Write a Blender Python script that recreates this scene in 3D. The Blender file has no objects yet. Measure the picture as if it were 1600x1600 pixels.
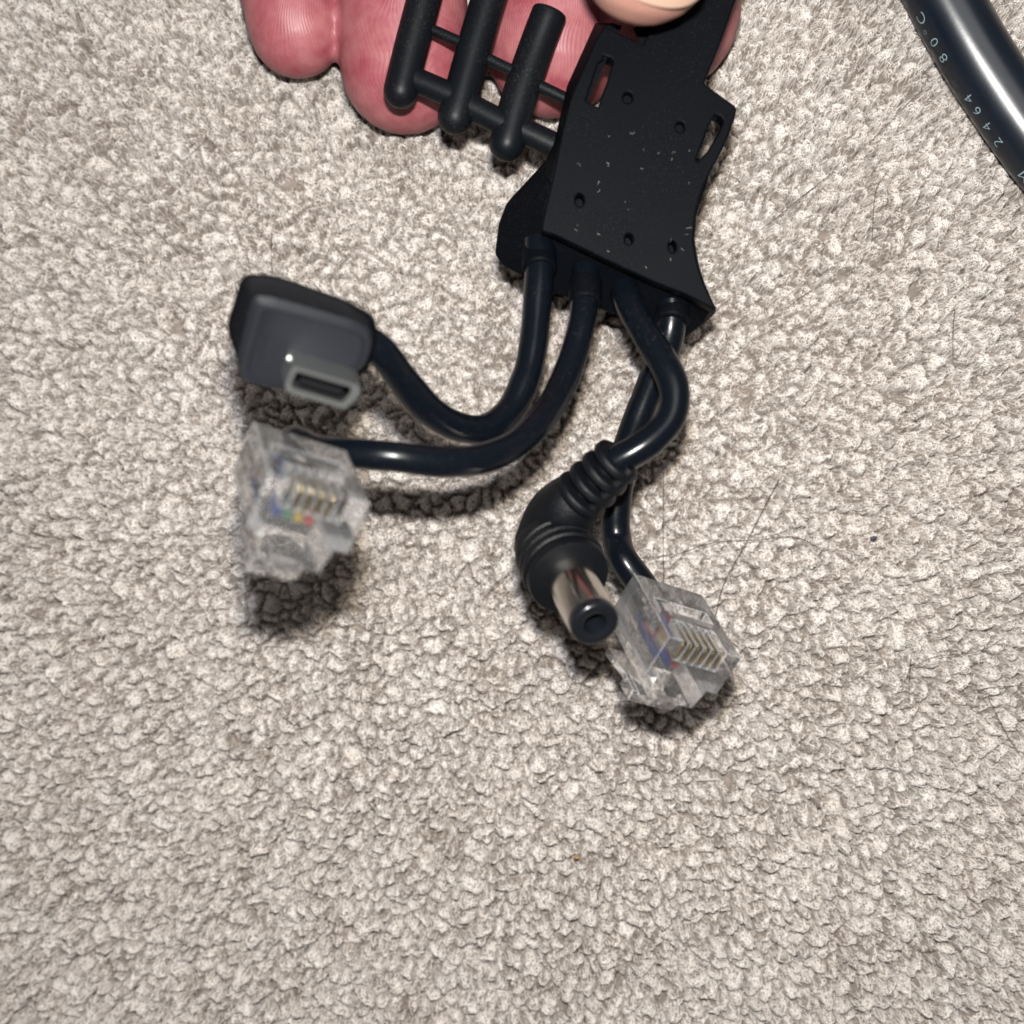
import bpy, bmesh, math, random
import numpy as np
from mathutils import Vector, Matrix, Quaternion

# units: one Blender unit is one centimetre
rng = np.random.default_rng(7)
random.seed(7)
sc = bpy.context.scene
sc.unit_settings.system = 'METRIC'
sc.unit_settings.scale_length = 0.01
col = sc.collection
H = 19.3          # camera height over the carpet (cm)
FPX = 1930.0      # focal length in photo pixels

SLX, SLY = 0.084, 0.056     # the phone was held a little askew: the carpet falls away to the lower left


def CZ(x, y):
    return SLX * x + SLY * y


# ------------------------------------------------------------ camera
cam = bpy.data.cameras.new('camera')
co = bpy.data.objects.new('camera', cam)
col.objects.link(co)
co.location = (0, 0, H)
cam.sensor_width = 36
cam.lens = 36 * FPX / 1600
cam.clip_start = 0.1
cam.clip_end = 2000
cam.dof.use_dof = True
cam.dof.focus_distance = 17.7
cam.dof.aperture_fstop = 0.155
sc.camera = co

# ------------------------------------------------------------ world and lamps (phone flash of two diodes, dim room light)
w = bpy.data.worlds.new('World')
sc.world = w
w.use_nodes = True
bg = w.node_tree.nodes['Background']
bg.inputs[0].default_value = (1.0, 0.93, 0.87, 1)
bg.inputs[1].default_value = 0.10


def lamp(name, loc, target, size, energy, color, shape='DISK'):
    l = bpy.data.lights.new(name, 'AREA')
    l.shape = shape
    l.size = size
    l.energy = energy
    l.color = color
    o = bpy.data.objects.new(name, l)
    col.objects.link(o)
    o.location = loc
    d = Vector(target) - Vector(loc)
    o.rotation_euler = d.to_track_quat('-Z', 'Y').to_euler()
    return o


lamp('flash_cool', (-0.20, 1.95, H), (0.9, 1.0, 0), 0.55, 4200, (0.88, 0.93, 1.0))
lamp('flash_warm', (0.22, 1.95, H), (0.9, 1.0, 0), 0.55, 4200, (1.0, 0.91, 0.77))
lamp('room_lamp', (16, 34, 105), (0, 0, 0), 60, 20000, (1.0, 0.98, 0.96))

sc.view_settings.view_transform = 'Standard'
sc.view_settings.look = 'None'
sc.view_settings.exposure = 0
sc.view_settings.gamma = 1
sc.render.engine = 'CYCLES'
sc.cycles.use_denoising = True
sc.cycles.max_bounces = 16
sc.cycles.transmission_bounces = 14
sc.cycles.transparent_max_bounces = 12
sc.cycles.sample_clamp_indirect = 6
sc.cycles.caustics_reflective = False
sc.cycles.caustics_refractive = False


# ------------------------------------------------------------ helpers
def P(px, py, z):
    d = H - z
    return Vector(((px - 800) * d / FPX, -(py - 800) * d / FPX, z))


def PC(px, py, h):
    """point h above the carpet seen at a photo pixel"""
    z = h
    for _ in range(8):
        p = P(px, py, z); z = h + CZ(p.x, p.y)
    return P(px, py, z)


def tag(o, label=None, cat=None, group=None, kind=None):
    if label: o['label'] = label
    if cat: o['category'] = cat
    if group: o['group'] = group
    if kind: o['kind'] = kind
    return o


def link(name, me, mat=None, parent=None, smooth=True):
    o = bpy.data.objects.new(name, me)
    col.objects.link(o)
    if mat: me.materials.append(mat)
    if smooth and hasattr(me, 'polygons') and len(me.polygons):
        me.polygons.foreach_set('use_smooth', [True] * len(me.polygons))
    if parent: o.parent = parent
    return o


def empty(name, loc):
    o = bpy.data.objects.new(name, None)
    o.empty_display_size = 0.3
    col.objects.link(o)
    o.location = loc
    return o


def mesh(name, verts, faces, mat=None, parent=None, smooth=True):
    me = bpy.data.meshes.new(name)
    me.from_pydata([tuple(v) for v in verts], [], faces)
    me.validate()
    bm = bmesh.new(); bm.from_mesh(me)
    bmesh.ops.recalc_face_normals(bm, faces=bm.faces)
    for e_ in bm.edges:
        if len(e_.link_faces) == 2 and e_.calc_face_angle(0) > 0.75: e_.smooth = False
    bm.to_mesh(me); bm.free()
    o = link(name, me, mat, None, smooth)
    if parent: attach(o, parent)
    return o


ROOTLOC = {}


def attach(o, parent):
    """parent a world-space mesh to a thing (or to one of its parts) without moving it"""
    o.parent = parent
    off = Vector((0, 0, 0))
    p = parent
    while p is not None:
        off += Vector(p.location)
        p = p.parent
    o.location = Vector(o.location) - off
    return o


def ev(o):
    """apply modifiers by evaluating, without operators"""
    dg = bpy.context.evaluated_depsgraph_get()
    me = bpy.data.meshes.new_from_object(o.evaluated_get(dg), depsgraph=dg)
    o.modifiers.clear()
    old = o.data
    o.data = me
    return o


def catmull(pts, n=8):
    pts = [Vector(p) for p in pts]
    ext = [pts[0] * 2 - pts[1]] + pts + [pts[-1] * 2 - pts[-2]]
    out = []
    for i in range(1, len(ext) - 2):
        p0, p1, p2, p3 = ext[i - 1], ext[i], ext[i + 1], ext[i + 2]
        for k in range(n):
            t = k / n
            out.append(0.5 * ((2 * p1) + (p2 - p0) * t + (2 * p0 - 5 * p1 + 4 * p2 - p3) * t * t + (3 * p1 - p0 - 3 * p2 + p3) * t ** 3))
    out.append(pts[-1])
    return out


def tube_geo(pts, radii, sides=24, cap0='flat', cap1='flat', squash=None):
    """loft circles along a polyline with parallel transport; returns verts, faces"""
    pts = [Vector(p) for p in pts]
    n = len(pts)
    if not hasattr(radii, '__len__'): radii = [radii] * n
    radii = list(radii)
    # round caps by extra rings
    def cap(p, d, r):
        return [(p + d * (r * math.sin(a)), r * math.cos(a)) for a in [math.radians(q) for q in (20, 40, 58, 72, 83)]]
    tang = [(pts[min(i + 1, n - 1)] - pts[max(i - 1, 0)]).normalized() for i in range(n)]
    rings = list(zip(pts, radii, tang))
    if cap1 == 'round':
        rings += [(q, r, tang[-1]) for q, r in cap(pts[-1], tang[-1], radii[-1])]
    if cap0 == 'round':
        rings = [(q, r, tang[0]) for q, r in reversed(cap(pts[0], -tang[0], radii[0]))] + rings
    if cap1 == 'soft':
        rr = radii[-1] * 0.22
        rings += [(pts[-1] + tang[-1] * rr * math.sin(a), radii[-1] - rr * (1 - math.cos(a)), tang[-1]) for a in (0.4, 0.8, 1.2, 1.57)]
    if cap0 == 'soft':
        rr = radii[0] * 0.22
        rings = [(pts[0] - tang[0] * rr * math.sin(a), radii[0] - rr * (1 - math.cos(a)), tang[0]) for a in (1.57, 1.2, 0.8, 0.4)] + rings
    t0 = rings[0][2]
    nrm = t0.orthogonal().normalized()
    verts, faces = [], []
    prev = t0
    for (q, r, t) in rings:
        if (t - prev).length > 1e-6:
            nrm = prev.rotation_difference(t) @ nrm
        prev = t
        b = t.cross(nrm)
        for k in range(sides):
            a = 2 * math.pi * k / sides
            verts.append(q + nrm * (r * math.cos(a)) + b * (r * math.sin(a)))
    m = len(rings)
    for i in range(m - 1):
        for k in range(sides):
            a, b2 = i * sides + k, i * sides + (k + 1) % sides
            faces.append((a, b2, b2 + sides, a + sides))
    faces.append(tuple(reversed(range(sides))))
    faces.append(tuple((m - 1) * sides + k for k in range(sides)))
    return verts, faces


def tube(name, pts, radii, mat, parent, sides=24, **k):
    v, f = tube_geo(pts, radii, sides, **k)
    return mesh(name, v, f, mat, parent)


def box_geo(x0, x1, y0, y1, z0, z1):
    v = [(x, y, z) for x in (x0, x1) for y in (y0, y1) for z in (z0, z1)]
    f = [(0, 1, 3, 2), (4, 6, 7, 5), (0, 4, 5, 1), (2, 3, 7, 6), (0, 2, 6, 4), (1, 5, 7, 3)]
    return v, f


def join_geo(parts):
    V, F = [], []
    for v, f in parts:
        n = len(V)
        V += list(v)
        F += [tuple(i + n for i in q) for q in f]
    return V, F


# ------------------------------------------------------------ materials
def nt(name):
    m = bpy.data.materials.new(name)
    m.use_nodes = True
    n = m.node_tree
    return m, n, n.nodes['Principled BSDF']


def node(n, t, **k):
    x = n.nodes.new(t)
    for a, b in k.items(): setattr(x, a, b)
    return x


def simple(name, color, rough=0.5, metal=0.0, spec=0.5, **k):
    m, n, b = nt(name)
    b.inputs['Base Color'].default_value = (*color, 1)
    b.inputs['Roughness'].default_value = rough
    b.inputs['Metallic'].default_value = metal
    b.inputs['Specular IOR Level'].default_value = spec
    for a, v in k.items(): b.inputs[a].default_value = v
    return m


def rubber(name, color, rough, dust, bump, scale=60.0, spec=0.3):
    """black rubber with fine dust specks and a finely pitted skin"""
    m, n, b = nt(name)
    L = n.links.new
    tc = node(n, 'ShaderNodeTexCoord')
    n1 = node(n, 'ShaderNodeTexNoise'); n1.inputs['Scale'].default_value = scale * 0.55; n1.inputs['Detail'].default_value = 6; n1.inputs['Roughness'].default_value = 0.8
    L(tc.outputs['Object'], n1.inputs['Vector'])
    n2 = node(n, 'ShaderNodeTexNoise'); n2.inputs['Scale'].default_value = 1.1; n2.inputs['Detail'].default_value = 4
    L(tc.outputs['Object'], n2.inputs['Vector'])
    r1 = node(n, 'ShaderNodeMapRange'); r1.inputs[1].default_value = 0.56; r1.inputs[2].default_value = 0.64
    L(n1.outputs['Fac'], r1.inputs[0])
    r2 = node(n, 'ShaderNodeMapRange'); r2.inputs[1].default_value = 0.35; r2.inputs[2].default_value = 0.7
    L(n2.outputs['Fac'], r2.inputs[0])
    mu = node(n, 'ShaderNodeMath', operation='MULTIPLY'); L(r1.outputs[0], mu.inputs[0]); L(r2.outputs[0], mu.inputs[1])
    mu2 = node(n, 'ShaderNodeMath', operation='MULTIPLY'); L(mu.outputs[0], mu2.inputs[0]); mu2.inputs[1].default_value = dust
    mx = node(n, 'ShaderNodeMix', data_type='RGBA')
    L(mu2.outputs[0], mx.inputs[0])
    mx.inputs[6].default_value = (*color, 1); mx.inputs[7].default_value = (0.20, 0.18, 0.15, 1)
    L(mx.outputs[2], b.inputs['Base Color'])
    rr = node(n, 'ShaderNodeMapRange'); rr.inputs[3].default_value = rough - 0.06; rr.inputs[4].default_value = rough + 0.14
    L(n2.outputs['Fac'], rr.inputs[0]); L(rr.outputs[0], b.inputs['Roughness'])
    n3 = node(n, 'ShaderNodeTexNoise'); n3.inputs['Scale'].default_value = scale; n3.inputs['Detail'].default_value = 3
    L(tc.outputs['Object'], n3.inputs['Vector'])
    bp = node(n, 'ShaderNodeBump'); bp.inputs['Strength'].default_value = bump; bp.inputs['Distance'].default_value = 0.02
    L(n3.outputs['Fac'], bp.inputs['Height']); L(bp.outputs[0], b.inputs['Normal'])
    b.inputs['Specular IOR Level'].default_value = spec
    return m


M = {}
M['plate'] = rubber('black_matt_rubber', (0.0015, 0.002, 0.0032), 0.52, 0.09, 0.07, 60, 0.04)
M['rod'] = rubber('black_rod_rubber', (0.003, 0.004, 0.0055), 0.38, 0.18, 0.12, 60, 0.14)
M['cable'] = rubber('black_cable_jacket', (0.002, 0.003, 0.005), 0.20, 0.05, 0.06, 30, 0.22)
M['cord'] = rubber('black_cord_jacket', (0.004, 0.007, 0.013), 0.26, 0.02, 0.03, 16, 0.6)
M['boot'] = rubber('black_moulded_plug', (0.0025, 0.003, 0.0042), 0.40, 0.08, 0.40, 55, 0.17)
M['usb'] = rubber('black_usb_moulding', (0.002, 0.0022, 0.003), 0.55, 0.04, 0.12, 30, 0.05)
M['usb_face'] = rubber('grey_black_usb_face', (0.010, 0.011, 0.014), 0.38, 0.04, 0.12, 30, 0.15)
M['steel'] = simple('nickel_shell', (0.34, 0.36, 0.355), 0.40, 1.0)
M['chrome'] = simple('nickel_barrel', (0.66, 0.62, 0.57), 0.20, 1.0)
M['gold'] = simple('gold_contact', (0.82, 0.68, 0.42), 0.22, 1.0)
M['tip'] = simple('black_tip_plastic', (0.005, 0.006, 0.008), 0.22)
M['dark'] = simple('dark_cavity', (0.004, 0.004, 0.005), 0.7, 0.0, 0.1)
M['mirror'] = simple('polished_glint_bead', (0.9, 0.9, 0.88), 0.12, 1.0)
M['wire_blue'] = simple('blue_wire', (0.02, 0.05, 0.30), 0.4)
M['wire_red'] = simple('red_wire', (0.60, 0.03, 0.02), 0.4)
M['wire_green'] = simple('green_wire', (0.06, 0.26, 0.14), 0.4)
M['wire_yellow'] = simple('yellow_wire', (0.75, 0.50, 0.05), 0.4)
M['print'] = simple('pale_blue_print', (0.19, 0.27, 0.31), 0.5)
M['hair'] = simple('dark_hair', (0.035, 0.022, 0.016), 0.4)
M['lint'] = simple('pale_lint', (0.30, 0.28, 0.25), 0.8)
M['crumb'] = simple('brown_crumb', (0.30, 0.15, 0.04), 0.6)
M['grit'] = simple('dark_grit', (0.03, 0.03, 0.045), 0.6)
m, n, b = nt('clear_plastic')
b.inputs['Base Color'].default_value = (0.97, 0.98, 1.0, 1)
b.inputs['Roughness'].default_value = 0.0
b.inputs['IOR'].default_value = 1.50
b.inputs['Transmission Weight'].default_value = 0.965
b.inputs['Alpha'].default_value = 0.86
b.inputs['Specular IOR Level'].default_value = 0.5
M['clear'] = m
M['edge'] = simple('white_glint_edge', (0.96, 0.97, 0.98), 0.15, **{'Transmission Weight': 0.05, 'IOR': 1.5, 'Alpha': 1.0})  # near-opaque white, painted highlights for the clear plug's edges and shoulders


# ------------------------------------------------------------ carpet
def vnoise(x, y, scale, seed):
    r = np.random.default_rng(seed)
    N = 256
    g = r.random((N, N))
    u, v = x / scale + 1000.37, y / scale + 1000.71
    i, j = np.floor(u).astype(int), np.floor(v).astype(int)
    fu, fv = u - i, v - j
    fu, fv = fu * fu * (3 - 2 * fu), fv * fv * (3 - 2 * fv)
    a, b_, c, d = g[i % N, j % N], g[(i + 1) % N, j % N], g[i % N, (j + 1) % N], g[(i + 1) % N, (j + 1) % N]
    return (a * (1 - fu) + b_ * fu) * (1 - fv) + (c * (1 - fu) + d * fu) * fv


class Cells:
    def __init__(s, size, half, jit, seed, sx=1.0):
        r = np.random.default_rng(seed)
        s.s, s.half = size, half
        s.n = int(2 * half / size) + 3
        I, J = np.meshgrid(np.arange(s.n), np.arange(s.n), indexing='ij')
        s.px = -half + (I + 0.5 * (J % 2) + (r.random(I.shape) - 0.5) * 2 * jit) * size
        s.py = -half + (J + (r.random(I.shape) - 0.5) * 2 * jit) * size
        s.hh = r.random(I.shape)
        s.wt = 0.78 + 0.48 * r.random(I.shape)

    def query(s, x, y):
        J0 = np.round((y + s.half) / s.s).astype(int)
        best = np.full(x.shape, 9e9); sec = best.copy(); idx = np.zeros(x.shape, int)
        for dj in range(-2, 3):
            J = np.clip(J0 + dj, 0, s.n - 1)
            I0 = np.round((x + s.half) / s.s - 0.5 * (J % 2)).astype(int)
            for di in range(-2, 3):
                I = np.clip(I0 + di, 0, s.n - 1)
                d = np.hypot(x - s.px[I, J], y - s.py[I, J]) / s.wt[I, J]
                k = I * s.n + J
                nb = d < best
                sec = np.where(nb, best, np.minimum(sec, d))
                idx = np.where(nb, k, idx)
                best = np.where(nb, d, best)
        return best, sec, idx


HALF = 13.5
tufts = Cells(0.250, HALF + 1.2, 0.47, 3)
clump = Cells(0.62, HALF + 2, 0.48, 5)


def carpet_h(x, y):
    wx = x + 0.16 * (vnoise(x, y, 0.26, 11) - 0.5) + 0.07 * (vnoise(x, y, 0.09, 12) - 0.5)
    wy = y + 0.16 * (vnoise(x, y, 0.26, 13) - 0.5) + 0.07 * (vnoise(x, y, 0.09, 14) - 0.5)
    f1, f2, k = tufts.query(wx, wy)
    t = np.clip(2 * f1 / (f1 + f2), 0, 1)
    h = -0.20 * t ** 2.2 - 0.20 * np.exp(-(f2 - f1) / 0.045)
    h += 0.20 * (tufts.hh.ravel()[k] - 0.65)
    wx2 = x + 0.3 * (vnoise(x, y, 0.5, 21) - 0.5); wy2 = y + 0.3 * (vnoise(x, y, 0.5, 22) - 0.5)
    c1, c2, _ = clump.query(wx2, wy2 * 1.35)
    h -= 0.16 * np.exp(-np.maximum(c2 - c1, 0) / 0.05) * np.clip(2.2 * vnoise(x, y, 1.1, 23) - 0.5, 0, 1)
    h += 0.10 * (vnoise(x, y, 1.9, 31) - 0.5)
    h += 0.020 * (vnoise(x, y, 0.045, 41) - 0.5) + 0.03 * (vnoise(x, y, 0.10, 42) - 0.5)
    return h, k


STEP = 0.030
g = np.arange(-HALF, HALF + STEP / 2, STEP)
X, Y = np.meshgrid(g, g, indexing='ij')
Z, K = carpet_h(X, Y)
Z = Z + CZ(X, Y)
NG = len(g)

# yarn colour differs from tuft to tuft
tint = np.random.default_rng(9).random(tufts.n * tufts.n)


def yarn_material(name, base_a, base_b, fibre, rough, bump):
    m, n, b = nt(name)
    L = n.links.new
    tc = node(n, 'ShaderNodeTexCoord')
    nz = node(n, 'ShaderNodeTexNoise'); nz.inputs['Scale'].default_value = 0.9; nz.inputs['Detail'].default_value = 8; nz.inputs['Roughness'].default_value = 0.7
    L(tc.outputs['Object'], nz.inputs['Vector'])
    mx = node(n, 'ShaderNodeMix', data_type='RGBA')
    mr = node(n, 'ShaderNodeMapRange'); mr.inputs[1].default_value = 0.3; mr.inputs[2].default_value = 0.7
    L(nz.outputs['Fac'], mr.inputs[0]); L(mr.outputs[0], mx.inputs[0])
    mx.inputs[6].default_value = (*base_a, 1); mx.inputs[7].default_value = (*base_b, 1)
    out = mx.outputs[2]
    if fibre:
        hi = node(n, 'ShaderNodeHairInfo')
        hr = node(n, 'ShaderNodeMapRange'); hr.inputs[3].default_value = 0.80; hr.inputs[4].default_value = 1.10
        L(hi.outputs['Random'], hr.inputs[0])
        vm = node(n, 'ShaderNodeVectorMath', operation='SCALE'); L(out, vm.inputs[0]); L(hr.outputs[0], vm.inputs['Scale'])
        out = vm.outputs[0]
    L(out, b.inputs['Base Color'])
    b.inputs['Roughness'].default_value = rough
    b.inputs['Specular IOR Level'].default_value = 0.5
    if bump:
        n3 = node(n, 'ShaderNodeTexNoise'); n3.inputs['Scale'].default_value = 18; n3.inputs['Detail'].default_value = 6; n3.inputs['Roughness'].default_value = 0.75
        L(tc.outputs['Object'], n3.inputs['Vector'])
        bp = node(n, 'ShaderNodeBump'); bp.inputs['Strength'].default_value = bump; bp.inputs['Distance'].default_value = 0.05
        L(n3.outputs['Fac'], bp.inputs['Height']); L(bp.outputs[0], b.inputs['Normal'])
    return m


M['backing'] = yarn_material('carpet_shade_body', (0.25, 0.205, 0.175), (0.33, 0.285, 0.25), False, 0.9, 0.9)  # darker than the fibres, puts the shade between tufts into the colour
M['outer'] = yarn_material('carpet_yarn_distant', (0.44, 0.395, 0.355), (0.52, 0.475, 0.435), False, 0.9, 1.0)
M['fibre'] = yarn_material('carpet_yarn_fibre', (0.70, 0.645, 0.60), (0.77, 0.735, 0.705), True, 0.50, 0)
M['fibre'].node_tree.nodes['Principled BSDF'].inputs['Specular IOR Level'].default_value = 0.3

verts = np.stack([X.ravel(), Y.ravel(), Z.ravel()], 1).astype(np.float32)
i0 = (np.arange(NG - 1)[:, None] * NG + np.arange(NG - 1)[None, :]).ravel()
quads = np.stack([i0, i0 + NG, i0 + NG + 1, i0 + 1], 1)
me = bpy.data.meshes.new('carpet')
me.vertices.add(len(verts)); me.vertices.foreach_set('co', verts.ravel())
me.loops.add(quads.size); me.loops.foreach_set('vertex_index', quads.ravel().astype(np.int32))
me.polygons.add(len(quads)); me.polygons.foreach_set('loop_start', np.arange(0, quads.size, 4, dtype=np.int32))
me.update()
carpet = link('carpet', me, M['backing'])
tag(carpet, 'beige grey cut pile carpet under everything', None, None, 'structure')
# the carpet goes on beyond the detailed patch, as a coarser sheet that butts against it
OUT = 60.0
v = [(-OUT, -OUT, -.1), (OUT, -OUT, -.1), (OUT, OUT, -.1), (-OUT, OUT, -.1), (-HALF, -HALF, -.1), (HALF, -HALF, -.1), (HALF, HALF, -.1), (-HALF, HALF, -.1)]
v = [(a_, b_, c_ + CZ(a_, b_)) for a_, b_, c_ in v]
far = mesh('carpet_beyond', v, [(0, 1, 5, 4), (1, 2, 6, 5), (2, 3, 7, 6), (3, 0, 4, 7)], M['outer'], carpet, False)

# pile fibres: strands that lie over and spring out of the tufts
nt_ = tufts.n * tufts.n
tx, ty = tufts.px.ravel(), tufts.py.ravel()
ok = (np.abs(tx) < HALF - 0.1) & (np.abs(ty) < HALF - 0.1)
tid = np.nonzero(ok)[0]
R = np.random.default_rng(17)
N1, N2 = 900000, 300000
sx = np.concatenate([R.uniform(-8.7, 8.7, N1), R.uniform(-HALF + .1, HALF - .1, N2)])
sy = np.concatenate([R.uniform(-8.7, 8.7, N1), R.uniform(-HALF + .1, HALF - .1, N2)])
N = N1 + N2
f1_, f2_, kk = tufts.query(sx + 0.16 * (vnoise(sx, sy, 0.26, 11) - 0.5) + 0.07 * (vnoise(sx, sy, 0.09, 12) - 0.5),
                           sy + 0.16 * (vnoise(sx, sy, 0.26, 13) - 0.5) + 0.07 * (vnoise(sx, sy, 0.09, 14) - 0.5))
ang = np.arctan2(sy - ty[kk], sx - tx[kk])
da = ang + R.normal(0, 1.2, N)
ln = 0.028 + 0.05 * R.random(N)
curl = R.normal(0, 9.0, N)
lift = 0.002 + 0.016 * R.random(N) ** 2
pop = (R.random(N) < 0.02)
ln = np.where(pop, ln * 1.6, ln); lift = np.where(pop, lift + 0.05, lift)
keep = (f2_ - f1_) > (0.012 + 0.045 * R.random(N)) * (0.4 + 1.2 * vnoise(sx, sy, 0.7, 51))
sx, sy, da, ln, curl, lift, pop = [q[keep] for q in (sx, sy, da, ln, curl, lift, pop)]
N = len(sx)
NP = 5
pts = np.zeros((N, NP, 3), np.float32)
cx, cy, a = sx.copy(), sy.copy(), da.copy()


def hsample(x, y):
    u = np.clip((x + HALF) / STEP, 0, NG - 1.001); v_ = np.clip((y + HALF) / STEP, 0, NG - 1.001)
    i, j = u.astype(int), v_.astype(int); fu, fv = u - i, v_ - j
    return (Z[i, j] * (1 - fu) + Z[i + 1, j] * fu) * (1 - fv) + (Z[i, j + 1] * (1 - fu) + Z[i + 1, j + 1] * fu) * fv


for k in range(NP):
    t = k / (NP - 1)
    zz = hsample(cx, cy) + lift * np.sin(np.pi * min(t * 0.9 + 0.12, 1)) * 1.6 - (0.012 if k == 0 else 0.0)
    pts[:, k, 0], pts[:, k, 1], pts[:, k, 2] = cx, cy, zz
    cx = cx + np.cos(a) * ln / (NP - 1); cy = cy + np.sin(a) * ln / (NP - 1)
    a = a + curl * ln / (NP - 1) * 2.2 + R.normal(0, 0.25, N)
hc = bpy.data.hair_curves.new('pile_fibres')
hc.add_curves([NP] * N)
hc.position_data.foreach_set('vector', pts.reshape(-1))
rd = hc.attributes.get('radius') or hc.attributes.new('radius', 'FLOAT', 'POINT')
base_r = (0.0044 + 0.0028 * R.random(N))[:, None] * np.array([1.0, 1.0, 1.0, 0.85, 0.5])[None, :]
rd.data.foreach_set('value', base_r.reshape(-1).astype(np.float32))
hc.materials.append(M['fibre'])
ho = bpy.data.objects.new('pile_fibres', hc)
col.objects.link(ho)
ho.parent = carpet
tag(ho, None, None, None, 'stuff')
try:
    sc.cycles_curves.shape = 'RIBBONS'
    sc.cycles_curves.subdivisions = 1
except Exception as e:
    print('curves', e)

# ------------------------------------------------------------ hand
def skin_material():
    m, n, b = nt('skin')
    L = n.links.new
    tc = node(n, 'ShaderNodeTexCoord')
    nz = node(n, 'ShaderNodeTexNoise'); nz.inputs['Scale'].default_value = 1.6; nz.inputs['Detail'].default_value = 8; nz.inputs['Roughness'].default_value = 0.65
    L(tc.outputs['Object'], nz.inputs['Vector'])
    mx = node(n, 'ShaderNodeMix', data_type='RGBA')
    mr = node(n, 'ShaderNodeMapRange'); mr.inputs[1].default_value = 0.38; mr.inputs[2].default_value = 0.62
    L(nz.outputs['Fac'], mr.inputs[0]); L(mr.outputs[0], mx.inputs[0])
    mx.inputs[6].default_value = (0.225, 0.046, 0.060, 1); mx.inputs[7].default_value = (0.30, 0.105, 0.112, 1)
    sx_ = node(n, 'ShaderNodeSeparateXYZ'); L(tc.outputs['Object'], sx_.inputs[0])
    zr = node(n, 'ShaderNodeMapRange'); zr.inputs[1].default_value = 2.6; zr.inputs[2].default_value = 4.4; L(sx_.outputs['Z'], zr.inputs[0])
    m2 = node(n, 'ShaderNodeMix', data_type='RGBA'); L(zr.outputs[0], m2.inputs[0]); L(mx.outputs[2], m2.inputs[6]); m2.inputs[7].default_value = (0.36, 0.185, 0.145, 1)
    L(m2.outputs[2], b.inputs['Base Color'])
    # friction ridges
    mp = node(n, 'ShaderNodeMapping'); mp.inputs['Scale'].default_value = (1, 0.35, 0.5)
    wn = node(n, 'ShaderNodeTexNoise'); wn.inputs['Scale'].default_value = 0.75; wn.inputs['Detail'].default_value = 1
    L(tc.outputs['Object'], wn.inputs['Vector'])
    wa = node(n, 'ShaderNodeVectorMath', operation='MULTIPLY_ADD'); L(wn.outputs['Color'], wa.inputs[0]); wa.inputs[1].default_value = (1.8, 1.8, 0.6); L(tc.outputs['Object'], wa.inputs[2])
    L(wa.outputs[0], mp.inputs['Vector'])
    wv = node(n, 'ShaderNodeTexWave'); wv.wave_type = 'BANDS'; wv.bands_direction = 'X'
    wv.inputs['Scale'].default_value = 5.6; wv.inputs['Distortion'].default_value = 5.0; wv.inputs['Detail'].default_value = 2; wv.inputs['Detail Scale'].default_value = 0.35
    L(mp.outputs[0], wv.inputs['Vector'])
    n2 = node(n, 'ShaderNodeTexNoise'); n2.inputs['Scale'].default_value = 40; n2.inputs['Detail'].default_value = 3
    L(tc.outputs['Object'], n2.inputs['Vector'])
    ad = node(n, 'ShaderNodeMath', operation='MULTIPLY_ADD'); L(n2.outputs['Fac'], ad.inputs[0]); ad.inputs[1].default_value = 0.5; L(wv.outputs['Fac'], ad.inputs[2])
    bp = node(n, 'ShaderNodeBump'); bp.inputs['Strength'].default_value = 0.22; bp.inputs['Distance'].default_value = 0.008
    L(ad.outputs[0], bp.inputs['Height']); L(bp.outputs[0], b.inputs['Normal'])
    b.inputs['Roughness'].default_value = 0.5
    b.inputs['Subsurface Weight'].default_value = 0.18
    b.inputs['Subsurface Radius'].default_value = (0.30, 0.10, 0.06)
    b.inputs['Subsurface Scale'].default_value = 0.5
    return m


M['skin'] = skin_material()
M['nail'] = simple('thumb_nail', (0.34, 0.225, 0.17), 0.35)


def finger_geo(tip, joints, rtip, rbase, flat=0.92):
    """tip: centre of the tip ball; joints: further centres towards the palm"""
    pts = catmull([tip] + joints, 8)
    L = [0]
    for a, b_ in zip(pts, pts[1:]): L.append(L[-1] + (b_ - a).length)
    rad = []
    for l in L:
        t = l / L[-1]
        r = rtip + (rbase - rtip) * t
        r *= 1 + 0.035 * math.exp(-((l - 2.4) / 0.5) ** 2)
        rad.append(r)
    return tube_geo(pts, rad, 28, cap0='round')


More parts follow.
